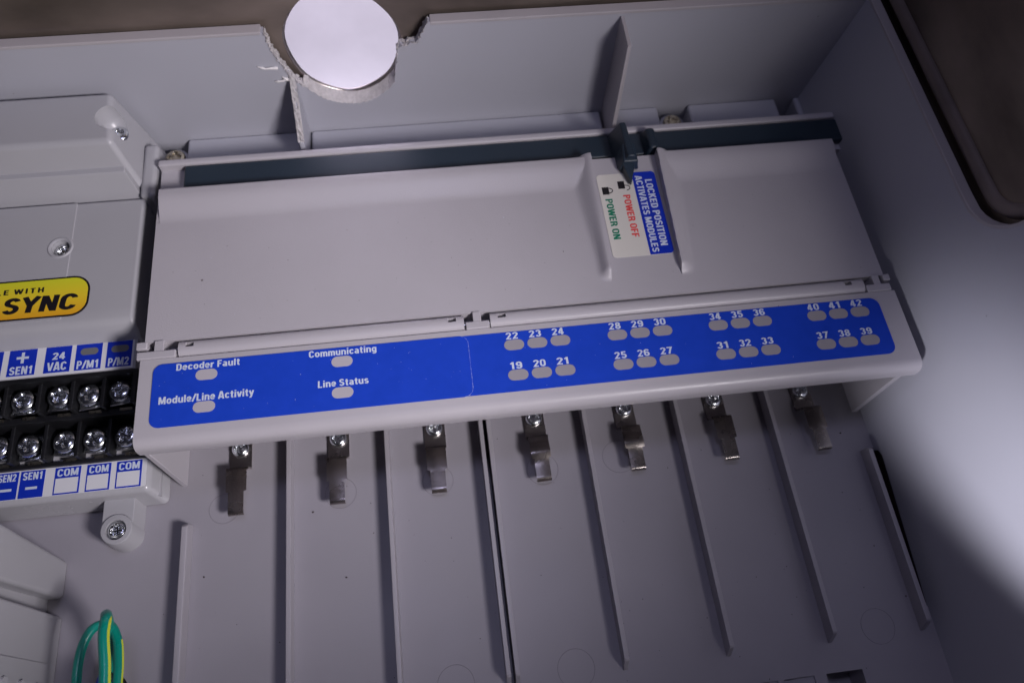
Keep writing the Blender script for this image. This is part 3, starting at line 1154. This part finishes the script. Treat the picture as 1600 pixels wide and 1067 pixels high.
me_tongue = tongue_mesh(False)
me_tongue2 = tongue_mesh(True)
me_clipscrew = screw_mesh("screw", 2.4, 1.8, SCREWM, slot=0.36, depth=0.9)
clip_labels = [
    "nickel spring clip under the Module/Line Activity window, leftmost of the row",
    "nickel spring clip below the Line Status window, second from the left",
    "nickel spring clip left of the double rib with the black slit",
    "bulged nickel spring clip right of the double rib, below numbers 19 to 21",
    "nickel spring clip below the windows numbered 25 to 27",
    "shaded nickel spring clip below the windows numbered 31 and 32",
    "rightmost nickel spring clip, in deep shade beside the cover's right end panel",
]
cx_list = [-61.2, -33.2, -5.0, 24.8, 52.4, 80.4, 108.2]
first = None
for i, x in enumerate(cx_list):
    t = thing("contact_clip", clip_labels[i], "clip", (x, 82, 0), "spring clips screwed to the tray floor")
    if first is None:
        p1 = put(me_strap, "bracket", t, (x, 0, 0))
        p2 = put(me_tongue, "spring", t, (x, 0, 0))
        p3 = put(me_clipscrew, "screw", t, (x, 82.0, 0.6), 0.5)
        first = (p1, p2, p3)
    else:
        for q, rz in zip(first, (0, 0, 0.5 + i * 0.8)):
            c = q.copy()
            col.objects.link(c)
            c.parent = t
            if q is first[1] and i in (3, 4):
                c.data = me_tongue2
            if q is first[2]:
                c.rotation_euler = (0, 0, rz)
    t.rotation_euler = (0, 0, math.radians([0.3, -0.4, 0.2, 0.8, 0.6, 0.5, 1.6][i]))

# ================================================================== terminal module on the left
ter = thing("terminal_module", "grey plastic terminal housing with yellow sticker and black screw terminal block", "terminal unit",
            (-105, 110, 0))
# raised block at the back with the sloping front and right side
b = MB()
b.hexa([(-150, 153.0, 20), (-81.6, 153.6, 20), (-80.6, 179.6, 10), (-150, 179.6, 10),
        (-150, 161.0, 46), (-87.0, 160.6, 46), (-88.6, 179.0, 46), (-150, 179.0, 46)], bev=1.6, seg=4)
blk = b.build("upper_block", PL_HOUSE, ter)
cut_b = MB()
cut_b.lathe([(0, 0), (2.2, 0), (4.0, 1.6), (4.4, 3.2), (4.5, 12), (0, 12)], (-88.0, 169.6, 38.0), 36)
bool_cut(blk, cut_b)
ph_s = screw_mesh("screw", 2.7, 1.3, STEEL, slot=0.36, depth=0.9, turn=0.2)
put(ph_s, "screw", ter, (-88.6, 169.4, 38.2), 0.5)
b = MB()
b.box(-84.2, -79.9, 151.8, 171.5, 0, 31.5, bev=1.3)
b.build("side_lug", PL_HOUSE, ter)
# thin seams: step on the front slope
b = MB()
b.hexa([(-150, 152.6, 26), (-83.6, 152.6, 26), (-84.2, 156.0, 26), (-150, 156.0, 26),
        (-150, 156.6, 37.6), (-86.2, 156.4, 37.6), (-86.6, 160.4, 37.6), (-150, 160.6, 37.6)], bev=0.35, seg=2)
b.build("front_step", PL_HOUSE, ter)
# main panel
b = MB()
pr = [(152.7, 30.0), (152.7, 5), (108.6, 5), (108.6, 24.2), (109.4, 25.0), (110.2, 26.6), (110.9, 28.4), (111.8, 29.4), (113.2, 29.9), (116, 30.0)]
bb_ = bmesh.new()
b.prism(pr, -150, -82.9, 'x', bev=1.3, seg=4)
pan = b.build("main_panel", PL_HOUSE, ter)
cb = MB()
cb.lathe([(0, 0), (2.5, 0), (2.5, 5), (0, 5)], (-104.9, 136.9, 27.8), 32)
bool_cut(pan, cb)
b = MB()
b.box(-150, -102.0, 113.6, 152.2, 29.5, 30.28, bev=0.22, seg=2)
sub = b.build("access_plate", PL_HOUSE, ter)
cb = MB()
cb.lathe([(0, 0), (2.6, 0), (2.6, 5), (0, 5)], (-104.9, 136.9, 28), 32)
bool_cut(sub, cb)
ph_s2 = screw_mesh("screw", 2.2, 1.2, STEEL, slot=0.36, depth=0.8, turn=0.2)
put(ph_s2, "screw", ter, (-104.9, 136.9, 28.0), 0.9)
b = MB()
b.lathe([(2.45, 0.0), (2.75, 0.25), (3.2, 0.35), (3.6, 0.0)], (-104.9, 136.9, 30.22), 32)
b.build("screw_rim", PL_HOUSE, ter)
# yellow sticker
st = MB()
st.prism(rounded(-150, -95.2, 114.3, 126.9, 4.6, 8), 30.2, 30.36, 'z')
so = st.build("yellow_sticker", INK_K, ter, smooth=False, label="yellow and orange sticker with black SYNC lettering")
st = MB()
st.prism(rounded(-149.6, -95.7, 114.8, 126.4, 4.2, 8), 30.3, 30.42, 'z')
st.build("sticker_face", SYNCM, so, smooth=False)
lettering("LE WITH", -119.9, -107.4, 122.5, 124.1, 30.42, INK_K, so, bold=0.17, gap=0.22)
lettering("SYNC", -117.7, -98.6, 116.35, 121.3, 30.42, INK_K, so, bold=0.19, slant=0.08)
# upper label ledge
b = MB()
b.box(-150, -83.6, 99.9, 109.2, 2, 23.9, bev=0.25)
b.build("label_ledge", PL_HOUSE, ter)
b = MB()
b.box(-150, -84.4, 100.15, 108.7, 23.8, 23.98)
ul = b.build("upper_label", LABEL, ter, smooth=False)
for x0, x1, txt in ((-125.6, -118.9, "SEN2"), (-117.3, -110.1, "SEN1"), (-107.8, -101.0, "24VAC"), (-99.8, -92.9, "P/M1"), (-91.6, -84.9, "P/M2")):
    c = MB()
    c.box(x0, x1, 100.8, 108.6, 23.95, 24.03)
    c.build("blue_cell", BLUE2, ul, smooth=False)
    if txt == "24VAC":
        lettering("24", x0 + 1.9, x1 - 1.5, 104.7, 106.8, 24.03, INK_W, ul)
        lettering("VAC", x0 + 0.9, x1 - 0.9, 101.4, 103.9, 24.03, INK_W, ul)
    else:
        lettering(txt, x0 + 0.6, x1 - 0.6, 101.2, 103.6, 24.03, INK_W, ul)
        if txt[0] == "P":
            stadium((x0 + x1) / 2 + 0.1, 106.3, 4.7, 2.1, 24.0, 24.07).build("indicator_window", WIN_K, ul, smooth=False)
        else:
            c = MB()
            cxm = (x0 + x1) / 2
            c.box(cxm - 1.6, cxm + 1.6, 105.8, 106.5, 24.02, 24.06)
            c.box(cxm - 0.38, cxm + 0.38, 104.5, 107.8, 24.03, 24.07)
            c.build("plus_sign", INK_W, ul, smooth=False)
# lower label ledge and housing foot
b = MB()
b.hexa([(-160, 67.9, 0), (-80.1, 67.9, 0), (-80.1, 83, 0), (-160, 83, 0),
        (-160, 69.4, 11.25), (-82.6, 69.4, 11.25), (-82.6, 83, 11.25), (-160, 83, 11.25)], bev=1.7, seg=5)
b.build("lower_ledge", PL_GLOSS, ter)
b = MB()
b.box(-160, -81.2, 69.2, 83, 0, 6)
b.build("ledge_core", PL_HOUSE, ter)
b = MB()
b.box(-150, -83.4, 70.6, 78.5, 11.1, 11.35)
ll = b.build("lower_label", LABEL, ter, smooth=False)
for x0, x1, txt in ((-122.6, -116.8, "SEN2"), (-116.3, -110.0, "SEN1"), (-107.4, -100.7, "COM"), (-99.1, -92.8, "COM"), (-91.3, -84.6, "COM")):
    c = MB()
    c.box(x0, x1, 70.7, 78.2, 11.33, 11.42)
    c.build("blue_cell", BLUE2, ll, smooth=False)
    lettering(txt, x0 + 0.6, x1 - 0.6, 75.7, 77.8, 11.42, INK_W, ll)
    c = MB()
    if txt == "COM":
        c.box(x0 + 0.35, x1 - 0.45, 71.1, 75.2, 11.4, 11.46)
        c.build("white_box", LABEL, ll, smooth=False)
    else:
        cxm = (x0 + x1) / 2
        c.box(cxm - 1.5, cxm + 1.5, 73.0, 73.7, 11.4, 11.46)
        c.build("minus_sign", INK_W, ll, smooth=False)
# black terminal block, two tiers of wells
tb = MB()
tb.box(-150, -83.5, 78.7, 90.0, 2, 10.2)
tb.box(-150, -83.5, 90.0, 99.8, 2, 16.4)
tb.box(-150, -82.9, 98.6, 99.85, 2, 24.1, bev=0.3)
tb.box(-84.2, -82.9, 90.0, 98.7, 2, 24.1, bev=0.3)
tb.box(-84.2, -82.9, 78.7, 90.0, 2, 17.6, bev=0.3)
tb.box(-150, -82.9, 89.2, 91.0, 2, 18.4, bev=0.25)
tb.box(-150, -82.9, 78.6, 79.8, 2, 12.4, bev=0.25)
tbo = tb.build("terminal_block", BLACK, ter)
sx = [-88.3, -96.4, -104.5, -113.6, -121.8]
dv = [-92.35, -100.45, -109.0, -117.7, -125.9]
bar_mesh = None
for x in dv:
    b = MB()
    b.box(x - 0.55, x + 0.55, 90.5, 99.0, 3, 22.2, bev=0.25)
    b.box(x - 0.55, x + 0.55, 79.4, 90.0, 3, 16.0, bev=0.25)
    b.build("barrier", BLACK, tbo)
ts = screw_mesh("terminal_screw", 3.15, 2.3, SCREWM, slot=0.26, depth=0.8)
wsh = MB()
wsh.hexa([(-3.2, -3.2, 0), (3.2, -3.2, 0), (3.2, 3.2, 0), (-3.2, 3.2, 0),
          (-3.0, -3.0, 0.7), (3.0, -3.0, 0.7), (3.0, 3.0, 0.7), (-3.0, 3.0, 0.7)], bev=0.15, seg=1)
wsh.tube([(-3.0, -3.3, 0.6), (-1, -3.5, 1.0), (1, -3.5, 1.0), (3.0, -3.3, 0.6)], 0.35, 6)
wme = wsh.mesh("clamp_plate", STEEL, ang=30)
tab = MB()
tab.box(-1.6, 1.6, -0.35, 0.35, 0, 1.6)
tme = tab.mesh("tab", BRASS, ang=30)
tr = random.Random(21)
for row, (yy, zz) in enumerate(((95.0, 18.6), (84.3, 12.6))):
    for k, x in enumerate(sx):
        jx = tr.uniform(-.2, .2)
        jy = tr.uniform(-.3, .3)
        w_ = put(wme, "clamp_plate", tbo, (x + jx, yy + jy, zz), tr.uniform(-.1, .1),
                 rot=(tr.uniform(-.12, .06), tr.uniform(-.06, .06), tr.uniform(-.12, .12)))
        put(ts, "terminal_screw", tbo, (x + jx, yy + jy, zz + 0.9), 0,
            rot=(tr.uniform(-.08, .05), tr.uniform(-.06, .06), tr.uniform(0, 3)))
        put(tme, "tab", tbo, (x + 1.0, yy - 4.5, zz - 1.4), 0)
# fixing lug with its screw
b = MB()
b.lathe([(4.6, 0), (4.3, 7.3), (3.9, 7.9), (2.5, 8.0), (2.45, 6.6), (0, 6.6)], (-91.4, 60.6, 0), 36)
b.hexa([(-95.9, 61, 0), (-86.9, 61, 0), (-86.9, 69, 0), (-95.9, 69, 0),
        (-95.5, 61, 7.4), (-87.3, 61, 7.4), (-87.3, 69, 7.4), (-95.5, 69, 7.4)], bev=0.3, seg=2)
b.build("fixing_lug", PL_HOUSE, ter)
lug = [c for c in ter.children if c.name.startswith("fixing_lug")][0]
cb = MB()
cb.lathe([(0, 0), (2.7, 0), (2.75, 6), (0, 6)], (-91.4, 60.4, 6.4), 32)
bool_cut(lug, cb)
put(screw_mesh("screw", 2.45, 1.4, STEEL, slot=0.34, depth=0.9, turn=0.3), "screw", ter, (-91.4, 60.4, 6.5), 0.4)

# ================================================================== stepped grey box at the lower left
bx = thing("stepped_box", "stepped light grey plastic box in the lower left corner below the terminal housing", "box", (-120, 40, 0))
b = MB()
b.hexa([(-150, 45.6, 0), (-106.5, 45.6, 0), (-106.5, 55.5, 0), (-150, 55.5, 0),
        (-150, 42.6, 46), (-100.6, 42.6, 46), (-100.6, 54.8, 46), (-150, 54.8, 46)], bev=1.2, seg=4)
b.build("upper_step", PL_HOUSE, bx)
b = MB()
b.hexa([(-150, 5, 0), (-110.4, 5, 0), (-110.4, 50, 0), (-150, 50, 0),
        (-150, 5, 46), (-104.6, 5, 46), (-104.6, 49, 46), (-150, 49, 46)], bev=0.4, seg=2)
b.build("body", PL_HOUSE, bx)
b = MB()
b.hexa([(-150, -15, 0), (-106.2, -15, 0), (-106.2, 41.0, 0), (-150, 41.0, 0),
        (-150, -15, 46), (-100.3, -15, 46), (-100.3, 39.4, 46), (-150, 39.4, 46)], bev=0.9, seg=3)
b.build("lower_step", PL_HOUSE, bx)
b = MB()
b.hexa([(-150, -15, 6), (-105.0, -15, 6), (-105.0, 28.8, 6), (-150, 28.8, 6),
        (-150, -15, 46), (-99.4, -15, 46), (-99.4, 27.6, 46), (-150, 27.6, 46)], bev=0.25, seg=2)
b.build("door_plate", PL_HOUSE, bx)
for zz in (14, 24, 34):
    b = MB()
    xx = -105.0 + (zz - 6) * 0.1325
    b.tube([(xx - 0.6, 22.6, zz), (xx + 0.9, 22.5, zz)], 1.2, 14)
    b.build("peg", PL_HOUSE, bx)

# ================================================================== wires
wire = thing("ground_wire", "looped green wire with a yellow stripe at the bottom left", "wire", (-88, 28, 8))


def catmull(P, n=8):
    P = [Vector(p) for p in P]
    out = []
    Q = [P[0] * 2 - P[1]] + P + [P[-1] * 2 - P[-2]]
    for i in range(1, len(Q) - 2):
        for k in range(n):
            t = k / n
            a, b_, c, d = Q[i - 1], Q[i], Q[i + 1], Q[i + 2]
            out.append(0.5 * ((2 * b_) + (c - a) * t + (2 * a - 5 * b_ + 4 * c - d) * t * t + (3 * b_ - a - 3 * c + d) * t ** 3))
    out.append(P[-1])
    return out


A = catmull([(-92.6, 8, 16), (-93.0, 16, 16.5), (-93.1, 22.5, 17), (-93.1, 27, 17), (-92.4, 31, 17), (-90.8, 34.0, 17), (-88.5, 35.0, 16.5), (-86.8, 34.3, 15.5),
             (-85.4, 31.1, 15), (-84.7, 26.6, 15), (-84.5, 22.3, 15), (-84.6, 14, 15), (-85, 8, 15)])
Bp = catmull([(-81.8, 10, 27), (-82.1, 17, 27), (-82.6, 24, 27), (-83.6, 30.5, 26.8), (-84.0, 34.6, 25.6), (-86.0, 36.2, 21.0), (-87.0, 34.6, 17.0), (-88.2, 31.4, 13), (-89.4, 27, 9),
              (-90.3, 18, 6)])
MB().tube(A, 1.12, 14).build("loop", GREEN, wire)
MB().tube(Bp, 1.3, 14).build("front_strand", GREEN, wire)
b = MB()
b.tube([p + Vector((1.05, -0.1, 0.42)) for p in Bp[:38]], 0.42, 8)
b.tube([p + Vector((0.98, 0.0, 0.1)) for p in A[64:]], 0.34, 8)
b.build("yellow_stripe", YELLOW, wire)
wb = thing("blue_wire", "short end of blue wire behind the green loop at the bottom edge", "wire", (-87, 20, 20))
MB().tube(catmull([(-89.6, 8, 14), (-89.4, 17, 14), (-89.2, 22.8, 13.0), (-89.6, 24.6, 10)]), 1.0, 12).build("insulation", WBLUE, wb)
wk = thing("black_wire", "short end of black wire beside the blue one at the bottom edge", "wire", (-84, 18, 15))
MB().tube(catmull([(-93.5, 9, 7), (-92.4, 18, 8), (-90.4, 23.0, 9), (-87.6, 23.2, 9), (-85.6, 20.6, 8), (-84.6, 12, 7)]), 1.0, 12).build("insulation", BLACK, wk)
